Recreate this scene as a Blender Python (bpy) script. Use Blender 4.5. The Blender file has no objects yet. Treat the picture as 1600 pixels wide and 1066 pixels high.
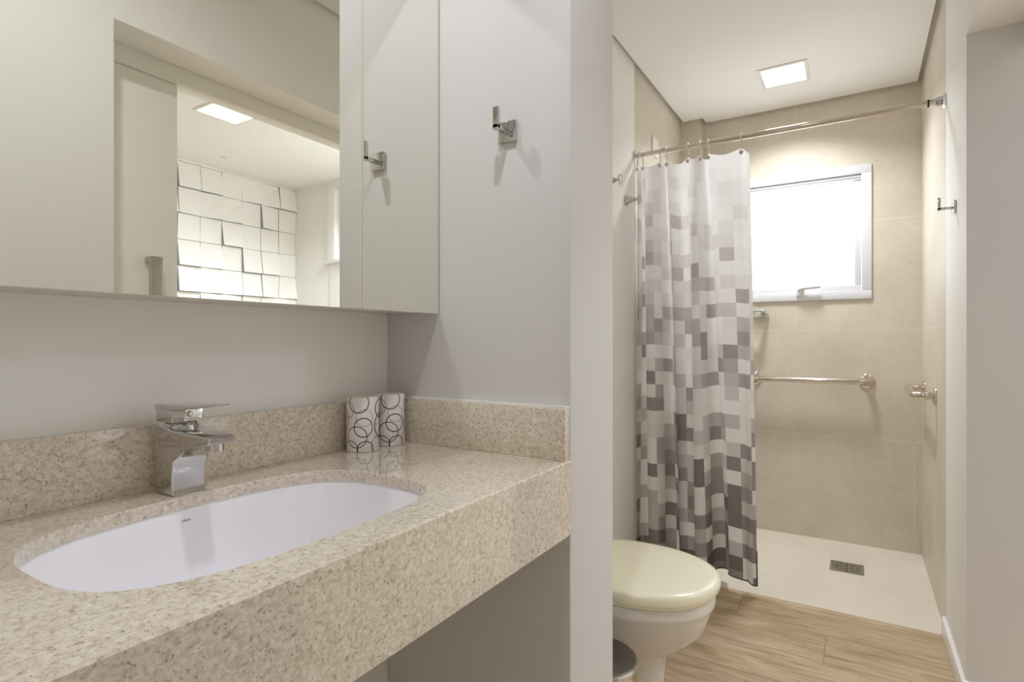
import bpy, bmesh, math, random
from mathutils import Vector, Matrix

# ------------------------------------------------------------------ scene, camera, light
S = bpy.context.scene
COL = S.collection
F_PX, YAW = 875.34, 31.682
cam_d = bpy.data.cameras.new('camera')
cam = bpy.data.objects.new('camera', cam_d)
COL.objects.link(cam)
cam.location = (0, 0, 1.1)
cam.rotation_euler = (math.radians(90), 0, math.radians(YAW - 90))
cam_d.sensor_width = 36
cam_d.lens = F_PX / 1600 * 36
cam_d.clip_start = 0.02
S.camera = cam

S.view_settings.view_transform = 'Standard'
S.view_settings.look = 'None'
S.view_settings.gamma = 1
S.view_settings.use_curve_mapping = False
S.view_settings.exposure = 0.22
S.cycles.blur_glossy = 0.0
S.cycles.max_bounces = 14
S.cycles.diffuse_bounces = 8
S.cycles.glossy_bounces = 8
S.cycles.transmission_bounces = 8
S.cycles.sample_clamp_indirect = 6.0
S.cycles.use_guiding = True

SHOWER_LAMP = 10.0      # watts of the square panel in the shower
VANITY_LAMP = 5.0       # watts of the small spot above the vanity
ROOM_LAMP = 9.0        # watts of the mirrored panel in the next room; the added one multiplies it
SHOWER_COL, VANITY_COL, ROOM_COL = (0.93, 0.96, 1.0), (0.87, 0.925, 1.0), (0.78, 0.885, 1.0)
SKY = 4.2               # daylight behind the frosted panes

w = bpy.data.worlds.new('sky')
S.world = w
w.use_nodes = True
bg = w.node_tree.nodes['Background']
bg.inputs['Color'].default_value = (0.93, 0.97, 1.0, 1)
bg.inputs['Strength'].default_value = SKY

# room dimensions (metres; x runs into the shower, y towards the mirror wall)
YL, YR = 0.924, -0.2805          # mirror wall / wall with the sliding door
XP, XP2, YP = 0.95, 1.1646, 0.4576   # partition beside the vanity
XS, XF = 2.63, 3.556             # start of the shower, far wall
XC, YC = 3.469, 0.807            # boxed column in the shower corner
ZC = 2.432                       # ceiling
XB = -0.75                       # wall behind the camera
DX0, DX1, DZ = 0.771, 2.17, 2.031    # doorway in the right wall
YD = -0.43                       # outer face of that wall
OX0, OX1, OY = -0.4, 3.19, -2.656    # next room

# ------------------------------------------------------------------ materials
def srgb(r, g, b):
    f = lambda v: (v / 255) / 12.92 if v / 255 <= 0.04045 else ((v / 255 + 0.055) / 1.055) ** 2.4
    return (f(r), f(g), f(b), 1)

class NT:
    def __init__(s, name):
        s.m = bpy.data.materials.new(name); s.m.use_nodes = True
        s.t = s.m.node_tree
        s.b = s.t.nodes['Principled BSDF']
        s.out = s.t.nodes['Material Output']
    def n(s, typ, **kw):
        nd = s.t.nodes.new(typ)
        for k, v in kw.items():
            if k in nd.inputs: nd.inputs[k].default_value = v
            else: setattr(nd, k, v)
        return nd
    def l(s, a, b): s.t.links.new(a, b)
    def math(s, op, a, b=None, c=None):
        nd = s.n('ShaderNodeMath', operation=op)
        for i, v in enumerate((a, b, c)):
            if v is None: continue
            if isinstance(v, (int, float)): nd.inputs[i].default_value = v
            else: s.l(v, nd.inputs[i])
        return nd.outputs[0]
    def ramp(s, fac, stops, interp='LINEAR'):
        r = s.n('ShaderNodeValToRGB'); r.color_ramp.interpolation = interp
        while len(r.color_ramp.elements) < len(stops): r.color_ramp.elements.new(0.5)
        for e, (p, c) in zip(r.color_ramp.elements, stops): e.position = p; e.color = c
        s.l(fac, r.inputs[0]); return r.outputs[0]
    def mix(s, fac, a, b, blend='MIX'):
        m = s.n('ShaderNodeMix', data_type='RGBA', blend_type=blend)
        for sock, v in ((m.inputs[0], fac), (m.inputs[6], a), (m.inputs[7], b)):
            if isinstance(v, (int, float)): sock.default_value = v
            elif isinstance(v, tuple): sock.default_value = v
            else: s.l(v, sock)
        return m.outputs[2]
    def coord(s, kind='Object'):
        return s.n('ShaderNodeTexCoord').outputs[kind]
    def bump(s, h, strength=0.1, dist=0.002):
        b = s.n('ShaderNodeBump'); b.inputs['Strength'].default_value = strength; b.inputs['Distance'].default_value = dist
        s.l(h, b.inputs['Height']); s.l(b.outputs[0], s.b.inputs['Normal'])

def plain(name, col, rough=0.5, metal=0.0, spec=0.5, vary=0.0, scale=6.0, bump=0.0, bscale=400.0, coat=0.0):
    k = NT(name)
    k.b.inputs['Roughness'].default_value = rough
    k.b.inputs['Metallic'].default_value = metal
    k.b.inputs['Specular IOR Level'].default_value = spec
    k.b.inputs['Coat Weight'].default_value = coat
    co = k.coord()
    nz = k.n('ShaderNodeTexNoise', Scale=scale, Detail=3.0)
    k.l(co, nz.inputs['Vector'])
    lo = tuple(c * (1 - vary) for c in col[:3]) + (1,)
    hi = tuple(min(1, c * (1 + vary)) for c in col[:3]) + (1,)
    k.l(k.ramp(nz.outputs['Fac'], [(0.3, lo), (0.7, hi)]), k.b.inputs['Base Color'])
    if bump:
        n2 = k.n('ShaderNodeTexNoise', Scale=bscale, Detail=2.0)
        k.l(co, n2.inputs['Vector']); k.bump(n2.outputs['Fac'], bump, 0.001)
    return k.m

def emitter(name, col, strength):
    k = NT(name)
    k.b.inputs['Base Color'].default_value = (0.8, 0.8, 0.8, 1)
    k.b.inputs['Emission Color'].default_value = col
    k.b.inputs['Emission Strength'].default_value = strength
    return k.m

def granite(name):
    k = NT(name); co = k.coord()
    mp = k.n('ShaderNodeMapping'); mp.inputs['Scale'].default_value = (1, 1, 1.15); k.l(co, mp.inputs[0])
    v = mp.outputs[0]
    def noise(sc, det=3.0, rough=0.6, dist=0.0):
        n = k.n('ShaderNodeTexNoise', Scale=sc, Detail=det, Roughness=rough, Distortion=dist); k.l(v, n.inputs['Vector']); return n.outputs['Fac']
    base = k.ramp(noise(150, 4, .65, .4), [(0.30, srgb(191, 175, 155)), (0.46, srgb(217, 204, 187)), (0.62, srgb(232, 222, 208)), (0.78, srgb(240, 234, 224))])
    pale = k.ramp(noise(300, 2), [(0.62, (0, 0, 0, 1)), (0.70, (1, 1, 1, 1))])
    c1 = k.mix(k.math('MULTIPLY', pale, 0.5), base, srgb(236, 229, 218))
    brown = k.ramp(noise(210, 3, .55, .6), [(0.60, (0, 0, 0, 1)), (0.67, (1, 1, 1, 1))])
    c2 = k.mix(k.math('MULTIPLY', brown, 0.62), c1, srgb(140, 121, 100))
    dark = k.ramp(noise(260, 2, .5, .3), [(0.685, (0, 0, 0, 1)), (0.72, (1, 1, 1, 1))])
    c3 = k.mix(k.math('MULTIPLY', dark, 0.75), c2, srgb(96, 84, 74))
    big = k.ramp(noise(9, 2), [(0.3, (0.93, 0.92, 0.90, 1)), (0.7, (1.0, 1.0, 1.0, 1))])
    c4 = k.mix(1.0, c3, big, 'MULTIPLY')
    k.l(c4, k.b.inputs['Base Color'])
    k.b.inputs['Roughness'].default_value = 0.05
    k.b.inputs['Coat Weight'].default_value = 0.7; k.b.inputs['Coat Roughness'].default_value = 0.02
    k.b.inputs['Specular IOR Level'].default_value = 0.5
    return k.m

def wood_planks(name):
    k = NT(name); co = k.coord()
    sep = k.n('ShaderNodeSeparateXYZ'); k.l(co, sep.inputs[0])
    X, Y = sep.outputs[0], sep.outputs[1]
    u = k.math('DIVIDE', k.math('SUBTRACT', X, -1.81), 0.2)
    row = k.math('FLOOR', u); fu = k.math('FRACT', u)
    wn = k.n('ShaderNodeTexWhiteNoise', noise_dimensions='1D')
    k.l(row, wn.inputs['W'])
    # the two rows whose end joints the photo shows keep their phase
    m4 = k.math('MODULO', row, 4.0)
    off = 0.10
    for q, dv_ in ((1, 0.32), (2, 0.75), (3, 0.62)):
        off = k.math('ADD', k.math('MULTIPLY', k.math('COMPARE', m4, float(q), 0.2), dv_), off)
    vv = k.math('DIVIDE', k.math('SUBTRACT', Y, off), 1.2)
    brd = k.math('FLOOR', vv); fv = k.math('FRACT', vv)
    seed = k.math('ADD', k.math('MULTIPLY', row, 7.31), k.math('MULTIPLY', brd, 3.77))
    cmb = k.n('ShaderNodeCombineXYZ')
    k.l(k.math('MULTIPLY', X, 16.0), cmb.inputs[0]); k.l(k.math('MULTIPLY', Y, 2.2), cmb.inputs[1]); k.l(seed, cmb.inputs[2])
    g1 = k.n('ShaderNodeTexNoise', Scale=1.0, Detail=6.0, Roughness=0.62, Distortion=0.9); k.l(cmb.outputs[0], g1.inputs['Vector'])
    cm2 = k.n('ShaderNodeCombineXYZ')
    k.l(k.math('MULTIPLY', X, 110.0), cm2.inputs[0]); k.l(k.math('MULTIPLY', Y, 7.0), cm2.inputs[1]); k.l(seed, cm2.inputs[2])
    g2 = k.n('ShaderNodeTexNoise', Scale=1.0, Detail=4.0, Roughness=0.6, Distortion=0.4); k.l(cm2.outputs[0], g2.inputs['Vector'])
    c = k.ramp(g1.outputs['Fac'], [(0.26, srgb(146, 124, 94)), (0.42, srgb(180, 157, 126)), (0.56, srgb(198, 177, 148)), (0.74, srgb(214, 197, 172))])
    fine = k.ramp(g2.outputs['Fac'], [(0.32, (0.60, 0.55, 0.48, 1)), (0.54, (1, 1, 1, 1))])
    c = k.mix(0.75, c, fine, 'MULTIPLY')
    w2 = k.n('ShaderNodeTexWhiteNoise', noise_dimensions='1D'); k.l(seed, w2.inputs['W'])
    tone = k.ramp(w2.outputs['Value'], [(0.0, (0.90, 0.89, 0.87, 1)), (1.0, (1.04, 1.03, 1.02, 1))])
    c = k.mix(1.0, c, tone, 'MULTIPLY')
    ju = k.math('LESS_THAN', k.math('MINIMUM', fu, k.math('SUBTRACT', 1.0, fu)), 0.006)
    jv = k.math('LESS_THAN', k.math('MINIMUM', fv, k.math('SUBTRACT', 1.0, fv)), 0.001)
    c = k.mix(k.math('MAXIMUM', ju, jv), c, srgb(132, 110, 84))
    k.l(c, k.b.inputs['Base Color'])
    k.b.inputs['Roughness'].default_value = 0.42
    return k.m

def wall_tile(name, ax, phase, c_lo, c_hi, grout, h=0.5835, z0=-0.007, ln=1.167, rough=0.42, flat=False):
    """large-format tile: rows stacked on z (or x for a floor), joints along axis ax"""
    k = NT(name); co = k.coord()
    sep = k.n('ShaderNodeSeparateXYZ'); k.l(co, sep.inputs[0])
    a = sep.outputs[ax]; z = sep.outputs[0 if flat else 2]
    rz = k.math('DIVIDE', k.math('SUBTRACT', z, z0), h)
    row = k.math('FLOOR', rz); fz = k.math('FRACT', rz)
    par = k.math('MODULO', row, 2.0)
    low = k.math('MULTIPLY', k.math('LESS_THAN', row, 0.5), -0.55)
    phase = k.math('ADD', low, phase)
    ra = k.math('DIVIDE', k.math('SUBTRACT', a, k.math('ADD', k.math('MULTIPLY', par, -0.5835), phase)), ln)
    fa = k.math('FRACT', ra)
    jz = k.math('LESS_THAN', k.math('MINIMUM', fz, k.math('SUBTRACT', 1.0, fz)), 0.0019)
    ja = k.math('LESS_THAN', k.math('MINIMUM', fa, k.math('SUBTRACT', 1.0, fa)), 0.0009)
    j = k.math('MAXIMUM', jz, ja)
    n1 = k.n('ShaderNodeTexNoise', Scale=3.2, Detail=7.0, Roughness=0.62); k.l(co, n1.inputs['Vector'])
    n2 = k.n('ShaderNodeTexNoise', Scale=40.0, Detail=4.0, Roughness=0.7); k.l(co, n2.inputs['Vector'])
    f = k.math('ADD', k.math('MULTIPLY', n1.outputs['Fac'], 0.7), k.math('MULTIPLY', n2.outputs['Fac'], 0.3))
    c = k.ramp(f, [(0.36, c_lo), (0.64, c_hi)])
    k.l(k.mix(j, c, grout), k.b.inputs['Base Color'])
    k.b.inputs['Roughness'].default_value = rough
    k.b.inputs['Specular IOR Level'].default_value = 0.3
    return k.m

def curtain_cloth(name):
    k = NT(name)
    uv = k.coord('UV')
    sep = k.n('ShaderNodeSeparateXYZ'); k.l(uv, sep.inputs[0])
    P = 0.0625
    cu = k.math('FLOOR', k.math('DIVIDE', sep.outputs[0], P))
    cv = k.math('FLOOR', k.math('DIVIDE', sep.outputs[1], P))
    cmb = k.n('ShaderNodeCombineXYZ'); k.l(cu, cmb.inputs[0]); k.l(cv, cmb.inputs[1])
    wn = k.n('ShaderNodeTexWhiteNoise', noise_dimensions='3D'); k.l(cmb.outputs[0], wn.inputs['Vector'])
    cmb2 = k.n('ShaderNodeCombineXYZ'); k.l(cu, cmb2.inputs[0]); k.l(cv, cmb2.inputs[1]); cmb2.inputs[2].default_value = 5.5
    wn2 = k.n('ShaderNodeTexWhiteNoise', noise_dimensions='3D'); k.l(cmb2.outputs[0], wn2.inputs['Vector'])
    # the printed squares get denser and darker towards the hem: threshold by row
    t = k.math('DIVIDE', cv, 31.0)
    dens = k.ramp(t, [(0.0, (0.93,) * 3 + (1,)), (0.18, (0.86,) * 3 + (1,)), (0.34, (0.62,) * 3 + (1,)), (0.6, (0.46,) * 3 + (1,)), (0.8, (0.24,) * 3 + (1,)), (1.0, (0.05,) * 3 + (1,))])
    on = k.math('GREATER_THAN', wn.outputs['Value'], dens)
    tone = k.math('ADD', k.math('MULTIPLY', k.math('MULTIPLY', t, t), 0.22), k.math('MULTIPLY', wn2.outputs['Value'], k.math('ADD', 0.20, k.math('MULTIPLY', t, 0.62))))
    grey = k.ramp(tone, [(0.0, srgb(226, 222, 221)), (0.25, srgb(202, 197, 196)), (0.5, srgb(168, 161, 160)), (0.8, srgb(132, 124, 122)), (1.0, srgb(108, 101, 100))])
    white = k.ramp(wn2.outputs['Value'], [(0.0, srgb(244, 243, 243)), (0.6, srgb(238, 236, 236)), (1.0, srgb(226, 223, 223))])
    c = k.mix(on, white, grey)
    weave = k.n('ShaderNodeTexWave', Scale=900.0, wave_type='BANDS', bands_direction='X'); k.l(uv, weave.inputs['Vector'])
    c = k.mix(0.04, c, weave.outputs['Color'], 'MULTIPLY')
    d = k.n('ShaderNodeBsdfDiffuse'); tr = k.n('ShaderNodeBsdfTranslucent'); mx = k.n('ShaderNodeMixShader')
    k.l(c, d.inputs['Color']); k.l(c, tr.inputs['Color']); mx.inputs[0].default_value = 0.30
    k.l(d.outputs[0], mx.inputs[1]); k.l(tr.outputs[0], mx.inputs[2]); k.l(mx.outputs[0], k.out.inputs['Surface'])
    return k.m

def frosted(name):
    k = NT(name)
    tr = k.n('ShaderNodeBsdfTranslucent'); tr.inputs['Color'].default_value = (0.93, 0.95, 0.96, 1)
    gl = k.n('ShaderNodeBsdfGlossy'); gl.inputs['Roughness'].default_value = 0.25
    nz = k.n('ShaderNodeTexNoise', Scale=260.0, Detail=2.0); k.l(k.coord(), nz.inputs['Vector'])
    bp = k.n('ShaderNodeBump'); bp.inputs['Strength'].default_value = 0.15; k.l(nz.outputs['Fac'], bp.inputs['Height']); k.l(bp.outputs[0], gl.inputs['Normal'])
    mx = k.n('ShaderNodeMixShader'); mx.inputs[0].default_value = 0.04
    k.l(tr.outputs[0], mx.inputs[1]); k.l(gl.outputs[0], mx.inputs[2]); k.l(mx.outputs[0], k.out.inputs['Surface'])
    return k.m

def glass(name):
    k = NT(name)
    k.b.inputs['Transmission Weight'].default_value = 1.0
    k.b.inputs['Roughness'].default_value = 0.02
    k.b.inputs['Base Color'].default_value = (0.86, 0.95, 0.90, 1)
    return k.m

def ringed_paper(name, rings, circ):
    """white wrap printed with black rings of several sizes (arc length, height) on the roll's side"""
    k = NT(name); uv = k.coord('UV')
    sep = k.n('ShaderNodeSeparateXYZ'); k.l(uv, sep.inputs[0])
    tot = None
    for (cu, cv, r, wd, dk) in rings:
        du = k.math('SUBTRACT', sep.outputs[0], cu)
        du = k.math('SUBTRACT', k.math('WRAP', k.math('ADD', du, circ / 2), circ, 0.0), circ / 2)
        dv = k.math('SUBTRACT', sep.outputs[1], cv)
        d = k.math('SQRT', k.math('ADD', k.math('MULTIPLY', du, du), k.math('MULTIPLY', dv, dv)))
        e = k.math('ABSOLUTE', k.math('SUBTRACT', d, r)); wd *= 1.7
        hit = k.math('MULTIPLY', k.math('LESS_THAN', e, wd), dk)
        tot = hit if tot is None else k.math('MAXIMUM', tot, hit)
    k.l(k.mix(tot, srgb(232, 228, 228), srgb(44, 36, 36)), k.b.inputs['Base Color'])
    k.b.inputs['Roughness'].default_value = 0.5
    return k.m

def drain_steel(name):
    k = NT(name)
    k.b.inputs['Metallic'].default_value = 0.6; k.b.inputs['Roughness'].default_value = 0.4
    k.b.inputs['Base Color'].default_value = srgb(140, 134, 122)
    return k.m

M = {}
M['paint'] = plain('grey_wall_paint', srgb(217, 214, 213), 0.6, vary=0.012, scale=2.0, bump=0.03, bscale=300)
M['warm_white'] = plain('off_white_wall_paint', srgb(238, 236, 232), 0.6, vary=0.01, scale=2.0, bump=0.03, bscale=300)
M['white_paint'] = plain('white_ceiling_paint', srgb(240, 238, 235), 0.7, vary=0.008, scale=2.0)
M['shadow_gap'] = plain('ceiling_gap_profile', srgb(190, 182, 168), 0.7, vary=0.01)
TL, TH, TG = srgb(203, 194, 179), srgb(218, 210, 196), srgb(230, 224, 212)
M['tile_far'] = wall_tile('beige_tile_far', 1, 0.301, TL, TH, TG)
M['tile_side'] = wall_tile('beige_tile_side', 0, 3.3, TL, TH, TG)
M['tile_floor'] = wall_tile('beige_tile_shower_floor', 1, 0.30, srgb(213, 204, 190), srgb(225, 218, 206), srgb(210, 202, 188), h=0.58, z0=3.225 - 0.58, rough=0.3, flat=True)
M['wood'] = wood_planks('wood_look_planks')
M['granite'] = granite('beige_granite')
M['ceramic'] = plain('white_glazed_ceramic', srgb(242, 239, 243), 0.12, spec=0.3, vary=0.004)
M['toilet_ceramic'] = plain('white_toilet_ceramic', srgb(226, 221, 214), 0.10, vary=0.004)
M['ivory'] = plain('ivory_plastic', srgb(246, 240, 214), 0.18, vary=0.01, scale=3)
M['chrome'] = plain('polished_chrome', srgb(206, 204, 202), 0.05, metal=1.0, vary=0.01)
M['satin'] = plain('satin_steel', srgb(196, 190, 180), 0.20, metal=1.0, vary=0.02, scale=30)
M['brushed'] = plain('brushed_steel_lid', srgb(150, 146, 145), 0.28, metal=1.0, vary=0.02, scale=60)
M['bar'] = plain('polished_steel_bar', srgb(214, 206, 192), 0.10, metal=1.0, vary=0.01)
M['mirror'] = plain('mirror_glass', srgb(247, 246, 238), 0.0, metal=1.0, vary=0.0)
M['edge'] = plain('mirror_edge_strip', srgb(226, 222, 210), 0.3, vary=0.01)
M['cabinet'] = plain('cabinet_carcass', srgb(214, 208, 196), 0.4, vary=0.01)
M['alu_white'] = plain('white_window_aluminium', srgb(222, 223, 228), 0.35, vary=0.005)
M['white_plastic'] = plain('white_plastic', srgb(236, 232, 226), 0.35, vary=0.006)
M['clear_plastic'] = plain('pale_plastic_hook', srgb(222, 216, 208), 0.25, vary=0.01)
M['door'] = plain('cream_door_lacquer', srgb(238, 236, 228), 0.35, vary=0.008)
M['white_trim'] = plain('white_trim', srgb(238, 237, 236), 0.35, vary=0.006)
M['black'] = plain('black_rubber', srgb(40, 36, 32), 0.5, vary=0.02)
M['ink'] = plain('grey_print', srgb(120, 115, 118), 0.6)
M['hem'] = plain('dark_hem_binding', srgb(96, 88, 85), 0.8, vary=0.02, scale=50)
M['curtain'] = curtain_cloth('printed_curtain_cloth')
M['frost'] = frosted('frosted_glass')
M['glass'] = glass('clear_glass')
M['relief'] = plain('white_relief_tile', srgb(240, 238, 236), 0.4, vary=0.006)
M['relief_gap_side_shade'] = plain('tile_gap_and_side_shade', srgb(166, 166, 172), 0.8)  # joint grey; on the tile sides it stands in for shade
M['drain'] = drain_steel('drain_grate')
M['bin'] = plain('bin_steel', srgb(190, 180, 170), 0.16, metal=1.0, vary=0.02, scale=40)
M['lamp_shower'] = emitter('lit_panel_shower', (1.0, 0.96, 0.86, 1), 3.0)
M['lamp_vanity'] = emitter('lit_spot_vanity', (1.0, 0.98, 0.95, 1), 20.0)
M['lamp_room'] = emitter('lit_panel_room', (1.0, 1.0, 1.0, 1), 4.0)

# ------------------------------------------------------------------ mesh helpers
class MB:
    def __init__(s): s.bm = bmesh.new(); s.uv = None
    def box(s, x0, x1, y0, y1, z0, z1, bev=0.0, seg=2):
        r = bmesh.ops.create_cube(s.bm, size=1.0)
        vs = r['verts']
        for v in vs:
            v.co = Vector(((x0 + x1) / 2 + v.co.x * (x1 - x0), (y0 + y1) / 2 + v.co.y * (y1 - y0), (z0 + z1) / 2 + v.co.z * (z1 - z0)))
        if bev:
            es = list({e for v in vs for e in v.link_edges})
            bmesh.ops.bevel(s.bm, geom=es, offset=bev, segments=seg, affect='EDGES', profile=0.5)
        return s
    def lathe(s, prof, c=(0, 0, 0), axis='Z', n=40, cap=True, sx=1.0, sy=1.0):
        """prof: (radius, height) pairs along the axis"""
        rings = []
        for r, h in prof:
            ring = []
            for i in range(n):
                a = 2 * math.pi * i / n
                p = Vector((r * sx * math.cos(a), r * sy * math.sin(a), h))
                if axis == 'Y': p = Vector((p.x, p.z, -p.y))
                elif axis == '-Y': p = Vector((p.x, -p.z, p.y))
                elif axis == 'X': p = Vector((p.z, p.x, p.y))
                elif axis == '-X': p = Vector((-p.z, p.x, -p.y))
                ring.append(s.bm.verts.new(p + Vector(c)))
            rings.append(ring)
        for a, b in zip(rings, rings[1:]):
            for i in range(n):
                s.bm.faces.new((a[i], a[(i + 1) % n], b[(i + 1) % n], b[i]))
        if cap:
            s.bm.faces.new(list(reversed(rings[0]))); s.bm.faces.new(rings[-1])
        return s
    def loft(s, rings, cap0=True, cap1=True, closed=True):
        vr = [[s.bm.verts.new(Vector(p)) for p in r] for r in rings]
        n = len(vr[0])
        for a, b in zip(vr, vr[1:]):
            for i in range(n if closed else n - 1):
                s.bm.faces.new((a[i], a[(i + 1) % n], b[(i + 1) % n], b[i]))
        if cap0: s.bm.faces.new(list(reversed(vr[0])))
        if cap1: s.bm.faces.new(vr[-1])
        return s
    def tube(s, pts, r, n=14, cap=True):
        pts = [Vector(p) for p in pts]
        rings = []; up = None
        for i, p in enumerate(pts):
            t = (pts[min(i + 1, len(pts) - 1)] - pts[max(i - 1, 0)]).normalized()
            if up is None:
                up = Vector((0, 0, 1)) if abs(t.z) < 0.9 else Vector((1, 0, 0))
            a = t.cross(up).normalized(); b = a.cross(t).normalized(); up = b
            rr = r[i] if isinstance(r, (list, tuple)) else r
            rings.append([p + (a * math.cos(2 * math.pi * k / n) + b * math.sin(2 * math.pi * k / n)) * rr for k in range(n)])
        s.loft(rings, cap, cap)
        return s
    def prism(s, pts, axis, a0, a1, bev=0.0, seg=2):
        """outline in the two other axes (in xyz order), extruded along axis from a0 to a1"""
        def mk(p, a):
            if axis == 'X': return (a, p[0], p[1])
            if axis == 'Y': return (p[0], a, p[1])
            return (p[0], p[1], a)
        A = [s.bm.verts.new(mk(p, a0)) for p in pts]; B = [s.bm.verts.new(mk(p, a1)) for p in pts]
        n = len(pts)
        fs = [s.bm.faces.new(A), s.bm.faces.new(B)]
        for i in range(n): fs.append(s.bm.faces.new((A[i], A[(i + 1) % n], B[(i + 1) % n], B[i])))
        bmesh.ops.recalc_face_normals(s.bm, faces=fs)
        if bev:
            es = list({e for f in fs for e in f.edges})
            bmesh.ops.bevel(s.bm, geom=es, offset=bev, segments=seg, affect='EDGES', profile=0.5)
        return s
    def build(s, name, mat, parent=None, smooth=True, ang=35, recalc=True):
        if recalc: bmesh.ops.recalc_face_normals(s.bm, faces=s.bm.faces)
        me = bpy.data.meshes.new(name); s.bm.to_mesh(me); s.bm.free()
        for m in (mat if isinstance(mat, list) else [mat]): me.materials.append(m)
        if smooth:
            for p in me.polygons: p.use_smooth = True
            me.set_sharp_from_angle(angle=math.radians(ang))
        o = bpy.data.objects.new(name, me); COL.objects.link(o)
        if parent is not None:
            o.parent = parent
            o.matrix_parent_inverse = Matrix.Translation(-Vector(parent.location))
        return o

def tag(o, label=None, cat=None, group=None, kind=None):
    if label: o['label'] = label
    if cat: o['category'] = cat
    if group: o['group'] = group
    if kind: o['kind'] = kind
    return o
def thing(name, loc, label=None, cat=None, group=None, kind=None):
    o = bpy.data.objects.new(name, None); COL.objects.link(o); o.location = loc
    o.empty_display_size = 0.05
    return tag(o, label, cat, group, kind)
def struct(name, mb, mat, **kw):
    o = mb.build(name, mat, **kw); o['kind'] = 'structure'; return o
def superell(cx, cy, a, b, n, z, N=96, y_up=None):
    out = []
    for i in range(N):
        t = 2 * math.pi * i / N
        c, s_ = math.cos(t), math.sin(t)
        out.append((cx + a * math.copysign(abs(c) ** (2 / n), c), cy + b * math.copysign(abs(s_) ** (2 / n), s_), z))
    return out

# ------------------------------------------------------------------ the setting
T = 0.12
struct('wall_left', MB().box(XB - T, XS, YL, YL + T, 0, 2.6), M['warm_white'], smooth=False)
struct('wall_shower_left', MB().box(XS, XF + T, YL, YL + T, 0, 2.6), M['tile_side'], smooth=False)
struct('wall_back', MB().box(XB - T, XB, YD, YL, 0, 2.6), M['warm_white'], smooth=False)
struct('wall_partition', MB().box(XP, XP2, YP, YL, 0, 2.45, bev=0.003), M['paint'])
wall_r = struct('wall_right', MB().prism([(XB, 0), (DX0, 0), (DX0, DZ), (DX1, DZ), (DX1, 0), (XS, 0), (XS, 2.45), (XB, 2.45)], 'Y', YD, YR), [M['warm_white'], M['paint']], smooth=False)
for p in wall_r.data.polygons:      # the door jamb face gets the partition's grey, darker than this wall
    if abs(p.normal.x) > .9 and abs(p.center.x - DX1) < .01: p.material_index = 1
struct('wall_shower_right', MB().box(XS, XF + T, YD, YR, 0, 2.45), M['tile_side'], smooth=False)
WY0, WY1, WZ0, WZ1 = -0.045, 0.72, 1.345, 2.03
far = MB()
far.box(XF, XF + T, YR, YL, 0, WZ0); far.box(XF, XF + T, YR, YL, WZ1, 2.45)
far.box(XF, XF + T, YR, WY0, WZ0, WZ1); far.box(XF, XF + T, WY1, YL, WZ0, WZ1)
struct('wall_far', far, M['tile_far'], smooth=False)
struct('column_shower', MB().box(XC, XF, YC, YL, 0, 2.45), M['tile_far'], smooth=False)
struct('floor', MB().box(XB, XS, YD, YL, -0.1, 0), M['wood'], smooth=False)
struct('floor_shower', MB().box(XS, XF, YR, YL, -0.1, 0), M['tile_floor'], smooth=False)
g = 0.02
ceil = MB().prism([(XB + g, YR + g), (XF - g, YR + g), (XF - g, YC - g), (XC - g, YC - g), (XC - g, YL - g), (XP2 + g, YL - g),
                   (XP2 + g, YP - g), (XP - g, YP - g), (XP - g, YL - g), (XB + g, YL - g)], 'Z', ZC, 2.45)
struct('ceiling', ceil, M['white_paint'], smooth=False)
struct('ceiling_slab', MB().box(XB - T, XF + T, YD, YL + T, 2.45, 2.6), M['shadow_gap'], smooth=False)
# baseboard on the short wall beside the shower, turning into the doorway
bb = MB()
bb.box(DX1, XS, YR, YR + 0.014, 0, 0.072, bev=0.004)
bb.box(DX1 - 0.014, DX1, YD, YR + 0.014, 0, 0.072, bev=0.004)
struct('baseboard_right', bb, M['white_trim'])

# next room, seen in the mirror through the doorway
struct('floor_room', MB().box(OX0, OX1, OY, YD, -0.1, 0), M['wood'], smooth=False)
struct('ceiling_room', MB().box(OX0 - T, OX1 + T, OY - T, YD, ZC, 2.6), M['white_paint'], smooth=False)
struct('wall_room_left', MB().box(OX0 - T, OX0, OY - T, YD, 0, ZC), M['warm_white'], smooth=False)
wr = MB()
wr.box(OX1, OX1 + T, OY - T, YD, 0, 1.76); wr.box(OX1, OX1 + T, OY - T, YD, 2.37, ZC)
wr.box(OX1, OX1 + T, OY - T, -2.14, 1.76, 2.37); wr.box(OX1, OX1 + T, -1.29, YD, 1.76, 2.37)
struct('wall_room_right', wr, M['warm_white'], smooth=False)
struct('wall_room_backing', MB().box(OX0, OX1, OY - T, OY - 0.02, 0, ZC), M['relief_gap_side_shade'], smooth=False)
random.seed(11)
rl = MB(); TW, THt = 0.1675, 0.19
x = OX1
ci = 0
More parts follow.
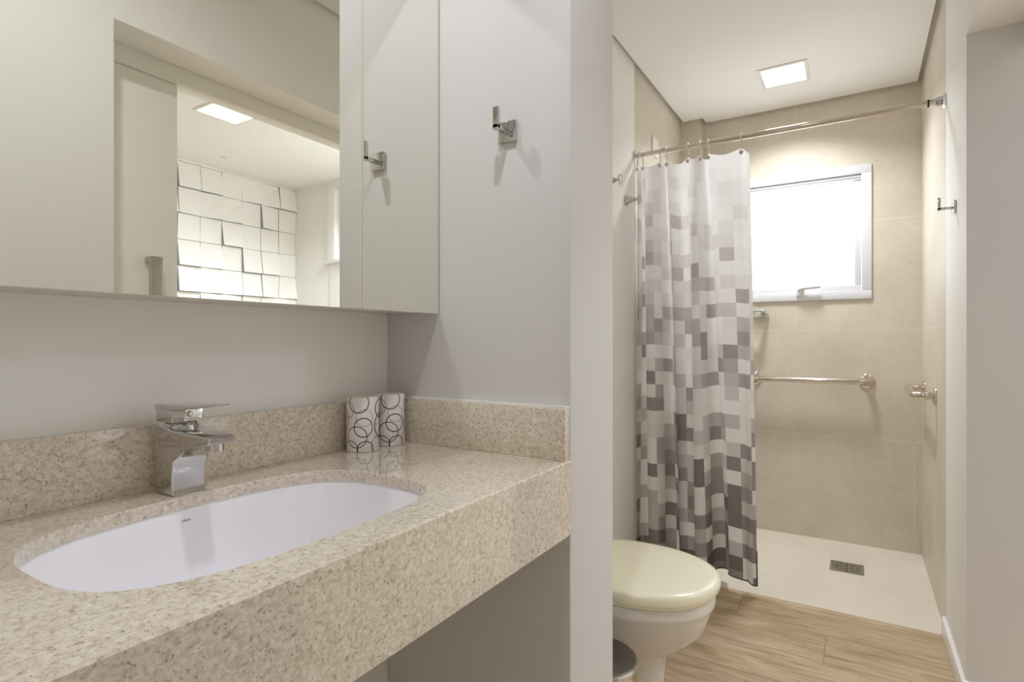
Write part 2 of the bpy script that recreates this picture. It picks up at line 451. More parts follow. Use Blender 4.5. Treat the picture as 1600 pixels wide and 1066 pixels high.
while x > OX0:
    z = 2.415; ri = 0
    rl.box(max(x - TW, OX0) + .0015, x - .0015, OY - 0.02, OY - 0.004, z + 0.001, ZC)
    while z > 0.0:
        x0, x1, z0, z1 = max(x - TW, OX0) + 0.0015, x - 0.0015, max(z - THt, 0) + 0.0015, z - 0.0015
        hs = [random.choice((0.0, 0.004, 0.030, 0.034)), random.choice((0.0, 0.004, 0.030, 0.034)), random.choice((0.0, 0.003, 0.012)), random.choice((0.0, 0.003, 0.012))]
        vb = [rl.bm.verts.new(p) for p in ((x0, OY - 0.02, z0), (x1, OY - 0.02, z0), (x1, OY - 0.02, z1), (x0, OY - 0.02, z1))]
        vf = [rl.bm.verts.new((v.co.x, OY - 0.008 + h, v.co.z)) for v, h in zip(vb, hs)]
        if abs(hs[0] - hs[2]) > abs(hs[1] - hs[3]): tri = ((0, 1, 3), (1, 2, 3))
        else: tri = ((0, 1, 2), (0, 2, 3))
        for q in tri: rl.bm.faces.new([vf[i] for i in q])
        for i in range(4):
            fc = rl.bm.faces.new((vb[i], vb[(i + 1) % 4], vf[(i + 1) % 4], vf[i])); fc.material_index = 1  # sides of the white tiles coloured grey to deepen their shade
        z -= THt; ri += 1
    x -= TW; ci += 1
struct('wall_room_far', rl, [M['relief'], M['relief_gap_side_shade']], smooth=False)
# white window casing on that room's right wall
w2 = thing('window_2', (OX1, -1.7, 1.75), kind='structure')
f = MB(); f.box(OX1 - 0.03, OX1, -2.216, -2.13, 1.77, ZC, bev=.003); f.box(OX1 - 0.03, OX1, -1.3, -1.22, 1.77, ZC, bev=.003); f.box(OX1 - 0.03, OX1, -2.13, -1.3, 2.36, ZC, bev=.003)
f.build('window_frame', M['white_trim'], w2)
MB().box(OX1 - 0.05, OX1, -2.235, -1.2, 1.745, 1.77, bev=.003).build('window_sill', M['white_trim'], w2)
MB().box(OX1 + 0.02, OX1 + .05, -2.14, -1.29, 1.76, 2.37).build('window_shutter', M['white_trim'], w2)
struct('trim_1', MB().box(OX1 - 0.012, OX1, -2.205, -1.23, 0, 1.745, bev=.003), M['white_trim'])

# sliding door, its track cover and its handle
struct('trim_2', MB().box(DX0, DX1, YD - 0.05, YD + 0.012, 1.975, DZ, bev=.002), M['door'])
d1 = thing('door_1', (0.7, YD - 0.03, 0), kind='structure')
MB().box(0.12, 1.029, YD - 0.042, YD - 0.004, 0.01, 1.974, bev=.003).build('door_leaf', M['door'], d1)
dh = MB(); hy = YD + 0.03
dh.box(0.925, 0.962, hy - 0.008, hy + 0.006, 1.02, 1.375, bev=.002)
dh.box(0.925, 0.962, YD - .004, hy - .004, 1.355, 1.375, bev=.002); dh.box(0.925, 0.962, YD - .004, hy - .004, 1.02, 1.04, bev=.002)
dh.build('door_handle', M['satin'], d1)

# shower window
w1 = thing('window_1', (XF, 0.3365, WZ0), kind='structure')
f = MB(); o = 0.018
def frame(mb, x0, x1, y0, y1, z0, z1, wd, bev):
    mb.box(x0, x1, y0, y1, z0, z0 + wd, bev); mb.box(x0, x1, y0, y1, z1 - wd, z1, bev)
    mb.box(x0, x1, y0, y0 + wd, z0 + wd, z1 - wd, bev); mb.box(x0, x1, y1 - wd, y1, z0 + wd, z1 - wd, bev)
frame(f, XF - 0.012, XF + 0.0, -0.063, 0.738, 1.327, 2.048, 0.046, .002)
frame(f, XF - 0.0, XF + 0.07, WY0, WY1, WZ0, WZ1, 0.028, .002)
f.build('window_frame', M['alu_white'], w1)
sa = MB(); frame(sa, XF + 0.004, XF + 0.034, -0.016, 0.691, 1.374, 1.999, 0.03, .003)
sa.build('window_sash', M['alu_white'], w1)
MB().box(XF + 0.016, XF + 0.022, 0.012, 0.663, 1.402, 1.971).build('window_pane', M['frost'], w1)
rl_ = MB(); rl_.box(XF - .004, XF + .004, -0.016, 0.691, 1.985, 1.992, bev=.001); rl_.box(XF - .004, XF + .004, -0.016, 0.691, 1.972, 1.978, bev=.001)
rl_.build('window_rail', M['alu_white'], w1)
lt = MB()
lt.box(XF - 0.026, XF - 0.010, 0.255, 0.295, 1.352, 1.390, bev=.003)
lt.tube([(XF - 0.022, 0.285, 1.386), (XF - 0.036, 0.268, 1.394), (XF - 0.042, 0.23, 1.398), (XF - 0.042, 0.175, 1.400)], [.008, .010, .010, .009])
lt.build('window_latch', M['alu_white'], w1)

# ------------------------------------------------------------------ vanity counter
ct = thing('vanity_counter', (0.2, 0.68, 0.739), 'beige speckled granite vanity counter with deep front apron and low backsplash', 'counter')
ZT, YF, XE = 0.877, 0.455, XP - 0.0005
X0 = XB
HC = (0.450, 0.668); HA, HB, HN = 0.236, 0.152, 3.1
def slab():
    mb = MB(); bm = mb.bm
    N = 128
    inner = superell(HC[0], HC[1], HA, HB, HN, ZT, N)
    def outer_pt(p):
        # project hole point radially onto the slab rectangle
        dx, dy = p[0] - HC[0], p[1] - HC[1]
        ts = []
        for lim, d, c0 in ((XE, dx, HC[0]), (X0, dx, HC[0]), (YL, dy, HC[1]), (YF, dy, HC[1])):
            if abs(d) > 1e-9:
                t = (lim - c0) / d
                if t > 0: ts.append(t)
        t = min(ts); return (HC[0] + dx * t, HC[1] + dy * t)
    outs = [outer_pt(p) for p in inner]
    # insert the four corners
    seq = []
    for i in range(N):
        seq.append((outs[i], i))
        j = (i + 1) % N
        a, b = outs[i], outs[j]
        for cx, cy in ((XE, YL), (X0, YL), (X0, YF), (XE, YF)):
            onx = (abs(a[0] - cx) < 1e-6 and abs(b[1] - cy) < 1e-6) or (abs(a[1] - cy) < 1e-6 and abs(b[0] - cx) < 1e-6)
            if onx and abs(a[0] - b[0]) > 1e-6 and abs(a[1] - b[1]) > 1e-6: seq.append(((cx, cy), None))
    e = 0.0025
    def ins(p): return (min(max(p[0], X0), XE - 0.0), max(p[1], YF + e))
    vi = [bm.verts.new((p[0], p[1], ZT - 0.0015)) for p in inner]
    sm = superell(HC[0], HC[1], HA + .0015, HB + .0015, HN, ZT, N)
    vt = [bm.verts.new(p) for p in sm]
    vb = [bm.verts.new((p[0], p[1], ZT - 0.018)) for p in inner]
    vo = [bm.verts.new((*ins(p), ZT)) for p, _ in seq]
    vo2 = [bm.verts.new((p[0], p[1], ZT - e)) for p, _ in seq]
    vo3 = [bm.verts.new((p[0], p[1], ZT - 0.018)) for p, _ in seq]
    K = len(seq)
    for i in range(N):
        j = (i + 1) % N
        bm.faces.new((vi[i], vi[j], vt[j], vt[i])); bm.faces.new((vb[i], vb[j], vi[j], vi[i]))
    for ring, hole in ((vo, vt), (vo3, vb)):
        for q in range(K):
            q2 = (q + 1) % K
            ia = seq[q][1]; ib = seq[q2][1]
            if ia is not None and ib is not None: bm.faces.new((ring[q], ring[q2], hole[ib], hole[ia]))
            elif ib is None:
                q3 = (q + 2) % K
                bm.faces.new((ring[q], ring[q2], ring[q3], hole[seq[q3][1]], hole[ia]))
    for q in range(K):
        q2 = (q + 1) % K
        bm.faces.new((vo[q], vo[q2], vo2[q2], vo2[q])); bm.faces.new((vo2[q], vo2[q2], vo3[q2], vo3[q]))
    return mb
slab().build('counter_top', M['granite'], ct, ang=25)
MB().box(X0, XE, YF, YF + 0.02, 0.739, ZT - 0.018).build('apron', M['granite'], ct, smooth=False)
MB().box(X0, XE, 0.898, YL - .0005, ZT, 0.974, bev=.001).build('backsplash', M['granite'], ct)
MB().box(XP - 0.02, XE, YF + 0.004, 0.898, ZT, 0.974, bev=.001).build('side_splash', M['granite'], ct)
cl = MB(); cl.box(XP - 0.012, XE, YF + 0.004, 0.9, 0.974, 0.9775); cl.build('silicone_bead', M['white_plastic'], ct)

bs = thing('washbasin', (HC[0], HC[1], 0.72), 'white glazed undermount washbasin set in the granite counter', 'basin')
mb = MB()
rings = []
zt = ZT - 0.0185
for t, zz in ((1.05, zt), (1.012, zt), (1.006, zt - .003), (0.99, zt - 0.016), (0.965, zt - 0.035), (0.935, zt - 0.058), (0.90, zt - 0.082), (0.86, zt - 0.104), (0.80, zt - 0.124), (0.70, zt - 0.139), (0.55, zt - 0.148), (0.35, zt - 0.153), (0.2, zt - 0.155), (0.09, zt - 0.156)):
    rings.append(superell(HC[0], HC[1], HA * t, HB * t if t > .5 else HB * t, 2 + (HN - 2) * min(1, t) ** 2, zz, 96))
outer = [superell(HC[0], HC[1], HA * t, HB * t, HN if t > .9 else 2.3, zz, 96) for t, zz in ((0.09, zt - .17), (0.5, zt - .163), (0.80, zt - .148), (0.95, zt - .105), (1.01, zt - .06), (1.03, zt - .012), (1.05, zt - .012))]
mb.loft(rings + outer + [rings[0]], False, False)
bmesh.ops.remove_doubles(mb.bm, verts=mb.bm.verts, dist=1e-5)
mb.build('bowl', M['ceramic'], bs, ang=60)
MB().lathe([(0.0215, 0), (0.0215, .003), (0.018, .0045), (0.012, .003), (0.001, .0028)], (HC[0], HC[1], zt - .158), n=32).build('drain_fitting', M['chrome'], bs)
# small printed maker's mark on the back of the bowl
tx = bpy.data.curves.new('maker_mark', 'FONT'); tx.body = 'deca'; tx.size = 0.0065; tx.align_x = 'CENTER'; tx.shear = 0.2
_t = bpy.data.objects.new('maker_mark_text', tx); COL.objects.link(_t); bpy.context.view_layer.update()
tm = bpy.data.meshes.new_from_object(_t); bpy.data.objects.remove(_t); bpy.data.curves.remove(tx)
tm.materials.clear(); tm.materials.append(M['ink'])
to = bpy.data.objects.new('maker_mark', tm); COL.objects.link(to)
to.parent = bs; to.matrix_parent_inverse = Matrix.Translation(-Vector(bs.location))
to.location = (0.437, HC[1] + HB * 0.990 - 0.0016, zt - 0.0165); to.rotation_euler = (math.radians(97), 0, 0)
to['label'] = 'small grey printed mark'

# ------------------------------------------------------------------ faucet
FX, FY = 0.450, 0.858
fa = thing('basin_faucet', (FX, FY, ZT), 'chrome single-lever mixer tap standing behind the basin', 'faucet')
pr = [(0.880, .8773), (0.882, .972), (0.876, .9775), (.850, .976), (.832, .9725), (.80, .970), (.754, .9685), (.750, .9655), (.751, .9575), (.757, .9555), (.775, .955), (.792, .9515), (.806, .946), (.818, .938), (.827, .927), (.832, .914), (.8335, .900), (.833, .885), (.832, .8773)]
mb = MB()
n = len(pr)
def spw(y):   # half width: body wide, spout slightly narrower
    return 0.0245 if y > 0.826 else 0.0205 - 0.0015 * (0.826 - y) / 0.08
mb.prism(pr, 'X', FX - 1, FX + 1)
for v in mb.bm.verts: v.co.x = FX + (1 if v.co.x > FX else -1) * spw(v.co.y)
bmesh.ops.bevel(mb.bm, geom=[e for e in mb.bm.edges if e.calc_length() < 0.12 and abs(e.verts[0].co.x - e.verts[1].co.x) < 0.02], offset=0.0035, segments=4, affect='EDGES', profile=0.5, clamp_overlap=True)
mb.build('body', M['chrome'], fa, ang=50)
MB().lathe([(0.0225, 0.968), (0.0238, 0.970), (0.0238, 0.9765), (0.022, 0.979), (0.019, 0.9815)], (FX, FY - .003, 0), n=40).build('collar', M['chrome'], fa)
lv = MB()
lv.box(FX - 0.0235, FX + 0.0235, 0.836, 0.881, 0.9815, 1.001, bev=.0025)
lv.prism([(0.882, 0.998), (0.882, 1.007), (0.834, 1.0080), (0.772, 1.0095), (0.770, 1.0075), (0.790, 1.0045), (0.832, 1.000)], 'X', FX - 0.0242, FX + 0.0242, bev=.0012)
lo = lv.build('lever', M['chrome'], fa)
MB().lathe([(0.0045, 0), (0.0045, .0015), (0.003, .003), (.0005, .0032)], (FX + .002, 0.836, 0.993), axis='-Y', n=20).build('lever_button', M['satin'], lo)
MB().lathe([(0.0115, 0), (0.0115, 0.009), (0.009, .0095)], (FX, 0.767, 0.947), n=28).build('aerator', M['chrome'], fa)

# ------------------------------------------------------------------ two paper rolls
CIRC = 2 * math.pi * 0.032
RINGS = [(0.0, 0.050, 0.0187, .0006, 1), (-0.014, 0.031, 0.021, .0006, .9), (0.002, 0.069, 0.0168, .00045, .55), (0.004, 0.006, 0.0165, .0006, .95),
         (-0.010, 0.100, 0.0205, .0007, .9), (-0.028, 0.006, 0.017, .0006, .85), (0.050, 0.052, 0.0255, .0008, 1), (0.045, 0.086, 0.0185, .0008, 1), (0.040, 0.04, 0.0175, .0004, .5),
         (0.075, 0.025, 0.02, .0006, .9), (0.085, 0.07, 0.018, .0006, 1), (-0.055, 0.065, 0.02, .0006, .8), (-0.075, 0.03, 0.018, .0006, .9), (-0.035, 0.085, 0.016, .0005, .6), (0.035, 0.012, 0.0185, .0005, .8), (-0.09, 0.09, 0.02, .0006, .9)]
M['rings'] = ringed_paper('ring_printed_paper', RINGS, CIRC)
M['paper'] = plain('plain_white_paper', srgb(222, 216, 212), 0.8, vary=0.01, scale=40)
def roll(cx, cy, label, rot, group='ring-printed rolls on the counter'):
    o = thing('paper_roll', (cx, cy, ZT), label, 'paper roll', group)
    r, h = 0.032, 0.110
    mb = MB(); bm = mb.bm; n = 64
    uvl = bm.loops.layers.uv.new('UVMap')
    prof = [(r - .0015, 0.0004), (r, .002), (r, h - .004), (r - .001, h - .0015), (r - .003, h)]
    rg = [[bm.verts.new((cx + q * math.cos(2 * math.pi * i / n + rot), cy + q * math.sin(2 * math.pi * i / n + rot), ZT + z)) for i in range(n)] for q, z in prof]
    for k in range(len(prof) - 1):
        for i in range(n):
            fc = bm.faces.new((rg[k][i], rg[k][(i + 1) % n], rg[k + 1][(i + 1) % n], rg[k + 1][i]))
            for lp, (ii, kk) in zip(fc.loops, ((i, k), (i + 1, k), (i + 1, k + 1), (i, k + 1))):
                lp[uvl].uv = (CIRC * ii / n - CIRC / 2, prof[kk][1])
    bm.faces.new(list(reversed(rg[0])))
    mb.build('wrapper', M['rings'], o, ang=60, recalc=False)
    MB().lathe([(r - .003, h), (r - .006, h + .0006), (.010, h - .001), (.008, h - .003), (.0075, h - .02)], (cx, cy, ZT), n=40, cap=False).build('roll_end', M['paper'], o)
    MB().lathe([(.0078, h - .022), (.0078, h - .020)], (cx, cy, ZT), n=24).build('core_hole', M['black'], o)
    return o
aim = math.atan2(-0.86, -0.82)
roll(0.815, 0.862, 'white ring-printed paper roll on the counter, the one nearer the tap', aim + math.pi + 0.05)
roll(0.893, 0.862, 'white ring-printed paper roll standing against the granite side splash', aim + math.pi + 0.30)

# ------------------------------------------------------------------ mirror cabinet
mc = thing('mirror_cabinet', (0.1, 0.85, 1.159), 'mirror-fronted wall cabinet hanging above the vanity counter', 'cabinet')
DM = 0.772
CX1 = XP - 0.002
MB().box(XB + .002, CX1, DM + 0.021, YL - .0005, 1.162, 1.96, bev=.001).build('carcass', M['cabinet'], mc)
def mdoor(x0, x1, nm):
    dm = MB().box(x0, x1, DM + 0.0045, DM + 0.020, 1.1592, 1.962, bev=.001).build('door', M['edge'], mc)
    MB().box(x0 + .0005, x1 - .0005, DM, DM + 0.0042, 1.159, 1.962).build('mirror_pane', M['mirror'], dm, smooth=False)
mdoor(XB + .004, -0.02, 'a'); mdoor(-0.016, 0.7235, 'b'); mdoor(0.7325, CX1, 'c')
MB().box(0.7235, 0.7325, DM + 0.006, DM + 0.021, 1.161, 1.96).build('divider', M['edge'], mc)

# ------------------------------------------------------------------ square robe hooks
def square_hook(name, base, out, label, up=True):
    """base: plate centre on the wall; out: unit vector pointing away from the wall"""
    o = thing(name, base, label, 'hook')
    ov = Vector(out); side = ov.cross(Vector((0, 0, 1)))
    B = Vector(base)
    def bx(mb, d0, d1, s0, s1, z0, z1, bev=.001):
        a = B + ov * d0 + side * s0; b = B + ov * d1 + side * s1
        mb.box(min(a.x, b.x), max(a.x, b.x), min(a.y, b.y), max(a.y, b.y), B.z + z0, B.z + z1, bev)
    m1 = MB(); bx(m1, 0.0002, 0.008, -.0205, .0205, -.0205, .0205); m1.build('wall_plate', M['chrome'], o)
    m2 = MB(); bx(m2, 0.008, 0.0495, -.006, .006, -.006, .002); m2.build('arm', M['chrome'], o)
    m3 = MB(); bx(m3, 0.0405, 0.0495, -.006, .006, -.0085, .036); m3.build('upright', M['chrome'], o)
    return o
square_hook('robe_hook', (XP, 0.594, 1.5165), (-1, 0, 0), 'square chrome robe hook on the grey partition beside the mirror cabinet')
square_hook('robe_hook', (2.388, YR, 1.551), (0, 1, 0), 'square chrome robe hook on the white wall strip right of the shower')

# conical robe hooks on the left wall
def cone_hook(x, z, label):
    o = thing('wall_knob', (x, YL, z), label, 'hook')
    MB().lathe([(0.027, 0.0002), (0.027, .003), (0.020, .014), (0.011, .034), (0.0065, .046), (0.0065, .060)], (x, YL, z), axis='-Y', n=36).build('cone', M['chrome'], o)
    MB().lathe([(0.010, .058), (0.021, .060), (0.023, .063), (0.021, .066), (0.012, .0665)], (x, YL, z), axis='-Y', n=36).build('cap', M['chrome'], o)
cone_hook(2.515, 1.758, 'chrome conical wall hook touching the left edge of the shower curtain')
cone_hook(2.275, 1.790, 'chrome disc-ended wall hook half hidden by the grey partition edge')

# ------------------------------------------------------------------ lamps
def lamp_light(parent, cx, cy, z, w, h, watts, col, spread, shape='RECTANGLE'):
    ld = bpy.data.lights.new('lamp_light', 'AREA'); ld.shape = shape; ld.size = w; ld.size_y = h
    ld.energy = watts; ld.color = col; ld.spread = math.radians(spread)
    lo = bpy.data.objects.new('lamp_light', ld); COL.objects.link(lo)
    lo.parent = parent; lo.matrix_parent_inverse = Matrix.Translation(-Vector(parent.location)); lo.location = (cx, cy, z)
def panel(cx, cy, hx, hy, mat, label, watts, col, spread):
    o = thing('ceiling_lamp', (cx, cy, ZC), label, 'lamp')
    fr = MB(); frz = ZC - 0.006
    fw = 0.017
    for b in ((cx - hx - fw, cx + hx + fw, cy - hy - fw, cy - hy), (cx - hx - fw, cx + hx + fw, cy + hy, cy + hy + fw), (cx - hx - fw, cx - hx, cy - hy, cy + hy), (cx + hx, cx + hx + fw, cy - hy, cy + hy)):
        fr.box(*b, frz, ZC - .0001, bev=.0015)
    fr.build('lamp_frame', M['white_plastic'], o)
    MB().box(cx - hx, cx + hx, cy - hy, cy + hy, ZC - 0.004, ZC - 0.001).build('diffuser', mat, o, smooth=False)
    lamp_light(o, cx, cy, ZC - 0.0045, 2 * hx, 2 * hy, watts, col, spread)
panel(3.096, 0.314, 0.101, 0.093, M['lamp_shower'], 'lit square ceiling panel above the shower', SHOWER_LAMP, SHOWER_COL, 132)
panel(1.908, -1.575, 0.118, 0.115, M['lamp_room'], 'lit square ceiling panel reflected in the mirror', ROOM_LAMP, ROOM_COL, 150)
panel(2.80, -0.98, 0.118, 0.115, M['lamp_room'], 'added square ceiling panel in the next room, out of view', ROOM_LAMP * 3.8, ROOM_COL, 150)  # added fill lamp, unseen, brightens the next room
vl = thing('ceiling_spotlight', (0.43, 0.315, ZC), 'small round ceiling spotlight above the vanity', 'lamp')
MB().lathe([(0.036, -0.006), (0.046, -0.006), (0.05, -.002), (0.05, -.0001), (0.036, -.0001), (0.036, -.006)], (0.43, 0.315, ZC), n=40, cap=False).build('trim_ring', M['white_plastic'], vl)
MB().lathe([(0.0355, -0.004), (0.0355, -.001)], (0.43, 0.315, ZC), n=32).build('lens', M['lamp_vanity'], vl)
lamp_light(vl, 0.43, 0.315, ZC - 0.0065, 0.07, 0.07, VANITY_LAMP, VANITY_COL, 165, 'DISK')
sp = thing('ceiling_sensor', (2.30, -2.30, ZC), 'tiny round ceiling fitting above the relief tiles in the mirror', 'sensor')
MB().lathe([(0.035, -.0001), (0.035, -.004), (0.016, -.006), (0.014, -.012), (.002, -.013)], (2.37, -2.36, ZC), n=28).build('sensor_body', M['white_plastic'], sp)

# ------------------------------------------------------------------ shower rod
RX, RZ, RR = 2.6345, 2.0, 0.0115
rd = thing('shower_rod', (RX, 0.3, RZ), 'chrome shower rod spanning the shower opening', 'rod')
MB().tube([(RX, YR + .02, RZ), (RX, YL - .02, RZ)], RR, n=24).build('tube', M['bar'], rd)
MB().lathe([(0.027, .0002), (0.027, .004), (0.020, .010), (0.016, .030), (0.0135, .034)], (RX, YR, RZ), axis='Y', n=6).build('end_bracket', M['chrome'], rd, ang=20)
MB().lathe([(0.0145, .050), (0.0145, .056)], (RX, YR, RZ), axis='Y', n=28).build('gasket', M['black'], rd)
MB().lathe([(0.027, .0002), (0.027, .004), (0.018, .010), (0.0135, .022)], (RX, YL, RZ), axis='-Y', n=32).build('end_bracket', M['chrome'], rd)

# ------------------------------------------------------------------ curtain
hook_y = [0.912, 0.884, 0.800, 0.768, 0.668, 0.614, 0.578, 0.437]
ZTOP, ZBOT = 1.952, 0.045
amps = [0.05, -0.065, 0.06, 0.055, -0.065, 0.06, -0.03]
def curtain_pt(s, t):
    """s in [0,8) along the cloth (segments between hooks + right hem), t 0 top..1 bottom"""
    i = min(int(s), 7); q = s - i
    even = [0.914 - 0.536 * k / 7.35 for k in range(9)]
    def yk(k):
        yt = hook_y[k] if k < 8 else 0.405
        yb = even[k] if k < 8 else 0.362
        m = t ** 0.8 * 0.85
        return yt * (1 - m) + yb * m
    if i < 7:
        y = yk(i) + (yk(i + 1) - yk(i)) * q
        a = amps[i] * (0.75 + 0.25 * (1 - t)) + 0.012 * math.sin(i * 2.1 + t * 3)
        x = RX + a * math.sin(math.pi * q) ** 0.9 * (0.35 + 0.65 * min(1, t * 6))
        x += 0.008 * math.sin(i * 1.7 + 5 * t + 2 * q) * t
        y += 0.010 * math.sin(2 * math.pi * q) * t
    else:
        y = yk(7) + (yk(8) - yk(7)) * q
        x = RX - 0.030 * math.sin(math.pi * q * 0.6) * (0.3 + t) + 0.01 * q
    return x, y
def build_curtain():
    NS, NTt = 8 * 22, 90
    mb = MB(); bm = mb.bm; uvl = bm.loops.layers.uv.new('UVMap')
    # arc length measured at mid height
    arc = [0.0]
    for k in range(NS):
        a = curtain_pt(8 * k / NS * 0.99999, .5); b = curtain_pt(8 * (k + 1) / NS * 0.99999, .5)
        arc.append(arc[-1] + math.hypot(a[0] - b[0], a[1] - b[1]))
    grid = []
    for r in range(NTt + 1):
        t = r / NTt; row = []
        for k in range(NS + 1):
            s = 8 * k / NS * 0.99999
            x, y = curtain_pt(s, t)
            q = s - int(s)
            sag = (0.020 * math.sin(math.pi * q) if s < 7 else 0.03 * q) * max(0, 1 - t * 4)
            zb = ZBOT + (0.018 * math.sin(s * 1.3) if s < 7 else 0.0)
            z = ZTOP + (zb - ZTOP) * t - sag
            row.append(bm.verts.new((x, y, z)))
        grid.append(row)
    for r in range(NTt):
        for k in range(NS):
            fc = bm.faces.new((grid[r][k], grid[r + 1][k], grid[r + 1][k + 1], grid[r][k + 1]))
            for lp, (rr, kk) in zip(fc.loops, ((r, k), (r + 1, k), (r + 1, k + 1), (r, k + 1))):
                lp[uvl].uv = (arc[kk] + 0.02, (rr / NTt) * (ZTOP - ZBOT))
    hem = [(v.co.x, v.co.y, v.co.z) for v in grid[NTt]]
    edge = [(grid[r][NS].co.x, grid[r][NS].co.y, grid[r][NS].co.z) for r in range(NTt + 1)]
    return mb, hem, edge
cu = thing('shower_curtain', (RX, 0.65, ZBOT), 'white shower curtain printed with grey squares, gathered at the left', 'curtain')
mb, hem, edge = build_curtain()
mb.build('cloth', M['curtain'], cu, ang=180, recalc=False)
MB().tube(hem, 0.003, n=6).build('hem', M['hem'], cu)
MB().tube(edge[-8:], 0.003, n=6).build('side_hem', M['hem'], cu)

ORD = ['first', 'second', 'third', 'fourth', 'fifth', 'sixth', 'seventh', 'eighth']
def curtain_hook(y, label):
    o = thing('curtain_hook', (RX, y, RZ), label, 'curtain hook', 'curtain hooks on the shower rod')
    pts = []
    for k in range(15):
        a = math.radians(-60 + 300 * k / 14)
        pts.append((RX + 0.0155 * math.cos(a) , y, RZ + 0.0155 * math.sin(a)))
    pts = [(RX - 0.004, y, ZTOP - 0.020), (RX + 0.008, y, ZTOP - 0.014), (RX + 0.010, y, ZTOP + 0.010)] + pts
    MB().tube(pts, 0.0034, n=8).build('hook_wire', M['clear_plastic'], o)
    MB().lathe([(0.0042, 0), (0.0085, 0), (0.0085, .002), (0.0042, .002), (0.0042, 0)], (RX - 0.0035, y, ZTOP - 0.02), axis='-X', n=20, cap=False).build('eyelet', M['satin'], o)
for k, y in enumerate(hook_y):
    lab = ('pale plastic curtain hook at the free right end of the curtain' if k == 7 else
           'pale plastic curtain hook next to the left wall, outermost on the rod' if k == 0 else
           'pale plastic curtain hook, %s from the left wall on the shower rod' % ORD[k])
    curtain_hook(y, lab)

# ------------------------------------------------------------------ grab bars
def flange(c, axis, parent):
    MB().lathe([(0.038, .0002), (0.038, .006), (0.034, .010), (0.018, .013), (0.0165, .03)], c, axis=axis, n=40).build('flange', M['bar'], parent)
g1 = thing('grab_bar', (XF, 0.235, 0.884), 'long horizontal chrome grab bar below the shower window', 'grab bar')
ya, yb, dp = 0.513, -0.043, 0.075
def bend(p0, c, p1, n=8):
    p0, c, p1 = Vector(p0), Vector(c), Vector(p1)
    return [tuple((1 - t) ** 2 * p0 + 2 * t * (1 - t) * c + t * t * p1) for t in [i / n for i in range(n + 1)]]
zb = 0.884
pts = [(XF - .012, ya, zb)] + bend((XF - dp + .04, ya, zb), (XF - dp, ya, zb), (XF - dp, ya - .04, zb)) + bend((XF - dp, yb + .04, zb), (XF - dp, yb, zb), (XF - dp + .04, yb, zb)) + [(XF - .012, yb, zb)]
MB().tube(pts, 0.0155, n=24).build('rail', M['bar'], g1)
flange((XF, ya, zb), '-X', g1); flange((XF, yb, zb), '-X', g1)
g2 = thing('grab_bar', (3.16, YR, 0.85), 'short chrome grab bar on the right shower wall, seen end-on', 'grab bar')
xa, xb, zb, dp = 2.94, 3.40, 0.868, 0.075
pts = [(xa, YR + .012, zb)] + bend((xa, YR + dp - .04, zb), (xa, YR + dp, zb), (xa + .04, YR + dp, zb)) + bend((xb - .04, YR + dp, zb), (xb, YR + dp, zb), (xb, YR + dp - .04, zb)) + [(xb, YR + .012, zb)]
MB().tube(pts, 0.0155, n=24).build('rail', M['bar'], g2)
flange((xa, YR, zb), 'Y', g2); flange((xb, YR, zb), 'Y', g2)

# glass shelf under the window, mostly behind the curtain
gs = thing('glass_shelf', (XF, 0.62, 1.25), 'small clear glass shelf on chrome posts under the window', 'shelf')
MB().box(XF - 0.105, XF - 0.004, 0.435, 0.80, 1.247, 1.253, bev=.001).build('shelf_pane', M['glass'], gs)
for yy in (0.468, 0.767):
    MB().box(XF - 0.016, XF - .0002, yy - .012, yy + .012, 1.2535, 1.287, bev=.003).build('bracket', M['chrome'], gs)
MB().tube([(XF - .095, .445, 1.272), (XF - .095, .79, 1.272)], 0.004, n=10).build('guard_rail', M['chrome'], gs)
for yy in (0.505, 0.73): MB().box(XF - 0.1, XF - 0.09, yy - .005, yy + .005, 1.2532, 1.28, bev=.001).build('post', M['chrome'], gs)

# floor drain with a pierced steel grate
dr = thing('floor_drain', (3.162, 0.045, 0), 'square steel floor drain in the pale shower floor', 'drain')
fr = MB()
cx, cy, hw = 3.162, 0.045, 0.071
for b in ((cx - hw, cx + hw, cy - hw, cy - hw + .006), (cx - hw, cx + hw, cy + hw - .006, cy + hw), (cx - hw, cx - hw + .006, cy - hw + .006, cy + hw - .006), (cx + hw - .006, cx + hw, cy - hw + .006, cy + hw - .006)):
    fr.box(*b, 0.0001, 0.003, bev=.0005)
fr.build('drain_frame', M['satin'], dr)
MB().box(cx - hw + .007, cx + hw - .007, cy - hw + .007, cy + hw - .007, 0.0001, 0.0022).build('grate', M['drain'], dr)
sl = MB()
for k in range(10):
    a = 2 * math.pi * k / 10
    sl.lathe([(0.0055, .0022), (0.0055, .0026)], (cx + .045 * math.cos(a), cy + .045 * math.sin(a), 0), n=12)
for k in range(5):
    a = 2 * math.pi * k / 5 + .3
    sl.lathe([(0.005, .0022), (0.005, .0026)], (cx + .022 * math.cos(a), cy + .022 * math.sin(a), 0), n=12)
sl.box(cx - .05, cx + .05, cy - .0015, cy + .0015, .0022, .0026)
sl.build('grate_holes', M['black'], dr)

# white blank plate on the left shower wall
cp = tag(MB().box(2.898, 2.993, YL - 0.008, YL - .0002, 2.085, 2.183, bev=.003).build('cover_plate', M['white_plastic']), 'white blank cover plate high on the left shower wall', 'cover plate')

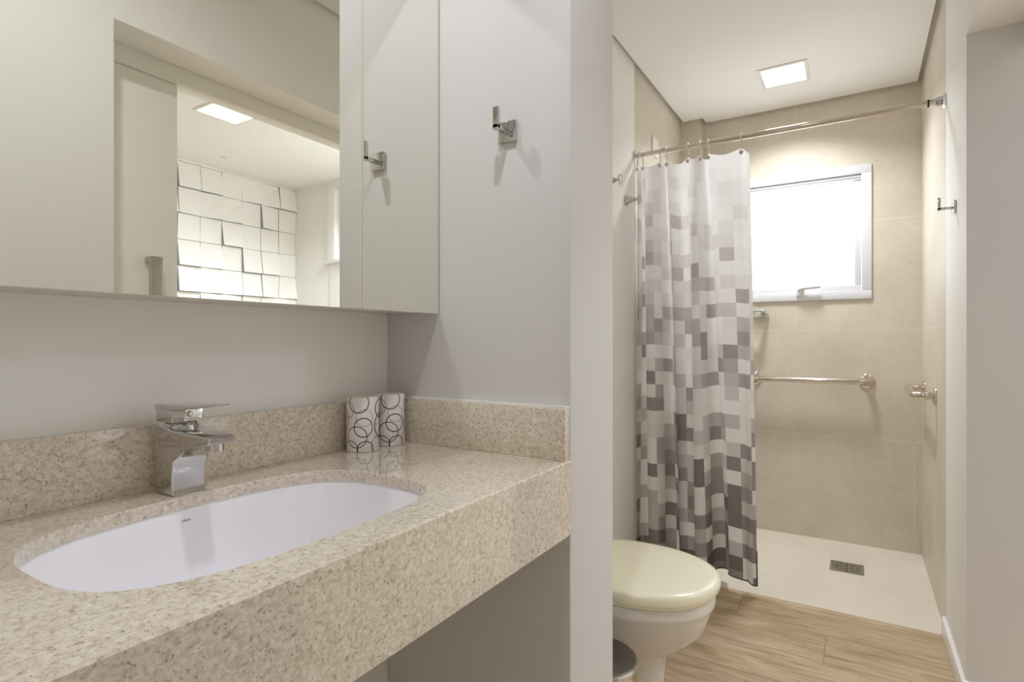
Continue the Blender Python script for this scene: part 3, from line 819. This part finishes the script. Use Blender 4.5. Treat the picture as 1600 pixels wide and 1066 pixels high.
# ------------------------------------------------------------------ toilet
TX = 1.580
tl = thing('toilet', (TX, 0.62, 0), 'white toilet with closed ivory lid beyond the partition', 'toilet')
def egg(cy_back, y_tip, hw, z, N=72, sq=2.3):
    """outline: straight-ish back, rounded front; y runs from back (large) to tip (small)"""
    out = []
    ym = cy_back - (cy_back - y_tip) * 0.42
    for i in range(N):
        t = 2 * math.pi * i / N
        c, s_ = math.cos(t), math.sin(t)
        if s_ <= 0: y = ym + (ym - y_tip) * s_; n = 2.15
        else: y = ym + (cy_back - ym) * (abs(s_) ** (2 / 3.6)); n = 3.6
        xx = hw * math.copysign(abs(c) ** (2 / n), c)
        out.append((TX + xx, y, z * 1.028))
    return out
# seat + lid
lidm = MB()
lidm.loft([egg(.708, .335, .183, .4045), egg(.712, .323, .1945, .406), egg(.714, .319, .198, .411), egg(.714, .3185, .1985, .427), egg(.713, .321, .196, .4325), egg(.711, .327, .190, .4355), egg(.70, .345, .172, .4375), egg(.66, .40, .12, .4405), egg(.60, .48, .05, .4415)])
lidm.build('lid', M['ivory'], tl, ang=60)
MB().loft([egg(.70, .340, .180, .3935), egg(.702, .334, .186, .396), egg(.702, .334, .186, .402), egg(.70, .340, .18, .4045)]).build('seat', M['ivory'], tl, ang=60)
for xx in (-.075, .075): MB().lathe([(0.014, 0), (0.014, .04)], (TX + xx - .02, .72, .425), axis='X', n=20).build('hinge', M['ivory'], tl)
bw = MB()
def sec(yb_, yt_, hw, z): return egg(yb_, yt_, hw, z)
bw.loft([sec(.72, .46, .105, 0.0), sec(.72, .46, .105, .012), sec(.715, .475, .092, .05), sec(.715, .470, .090, .14), sec(.715, .462, .094, .20), sec(.72, .435, .116, .230), sec(.725, .396, .130, .255), sec(.73, .360, .151, .293), sec(.735, .342, .180, .345), sec(.737, .334, .1865, .362), sec(.738, .331, .1885, .366), sec(.738, .331, .1885, .372), sec(.738, .333, .188, .388), sec(.735, .337, .185, .393)])
bw.build('bowl', M['toilet_ceramic'], tl, ang=70)
tk = MB(); tk.box(TX - .185, TX + .185, .735, YL - .004, .36, .76, bev=.02, seg=4); tk.build('cistern', M['toilet_ceramic'], tl)
MB().box(TX - .19, TX + .19, .73, YL - .002, .761, .79, bev=.008, seg=3).build('cistern_lid', M['toilet_ceramic'], tl)
MB().lathe([(.02, 0), (.02, .004), (.015, .006)], (TX, .83, .79), n=24).build('flush_button', M['chrome'], tl)

# ------------------------------------------------------------------ pedal bin
BX, BY = 1.321, 0.560
bn = thing('pedal_bin', (BX, BY, 0), 'round steel pedal bin between the partition and the toilet', 'bin')
MB().lathe([(0.094, 0.012), (0.097, .015), (0.097, .285), (0.095, .289)], (BX, BY, 0), n=64).build('bin_body', M['bin'], bn)
MB().lathe([(0.096, 0), (0.099, .002), (0.099, .011), (0.094, .012)], (BX, BY, 0), n=64).build('base_ring', M['black'], bn)
MB().lathe([(0.098, .2895), (0.1005, .291), (0.1005, .299), (0.0985, .303), (0.096, .3035)], (BX, BY, 0), n=64).build('lid_rim', M['chrome'], bn)
MB().lathe([(0.0958, .3015), (0.094, .3045), (0.07, .3065), (0.03, .3085), (.002, .309)], (BX, BY, 0), n=64).build('lid', M['brushed'], bn)
MB().box(BX - .02, BX + .02, BY - .125, BY - .09, .006, .014, bev=.003).build('pedal', M['black'], bn)
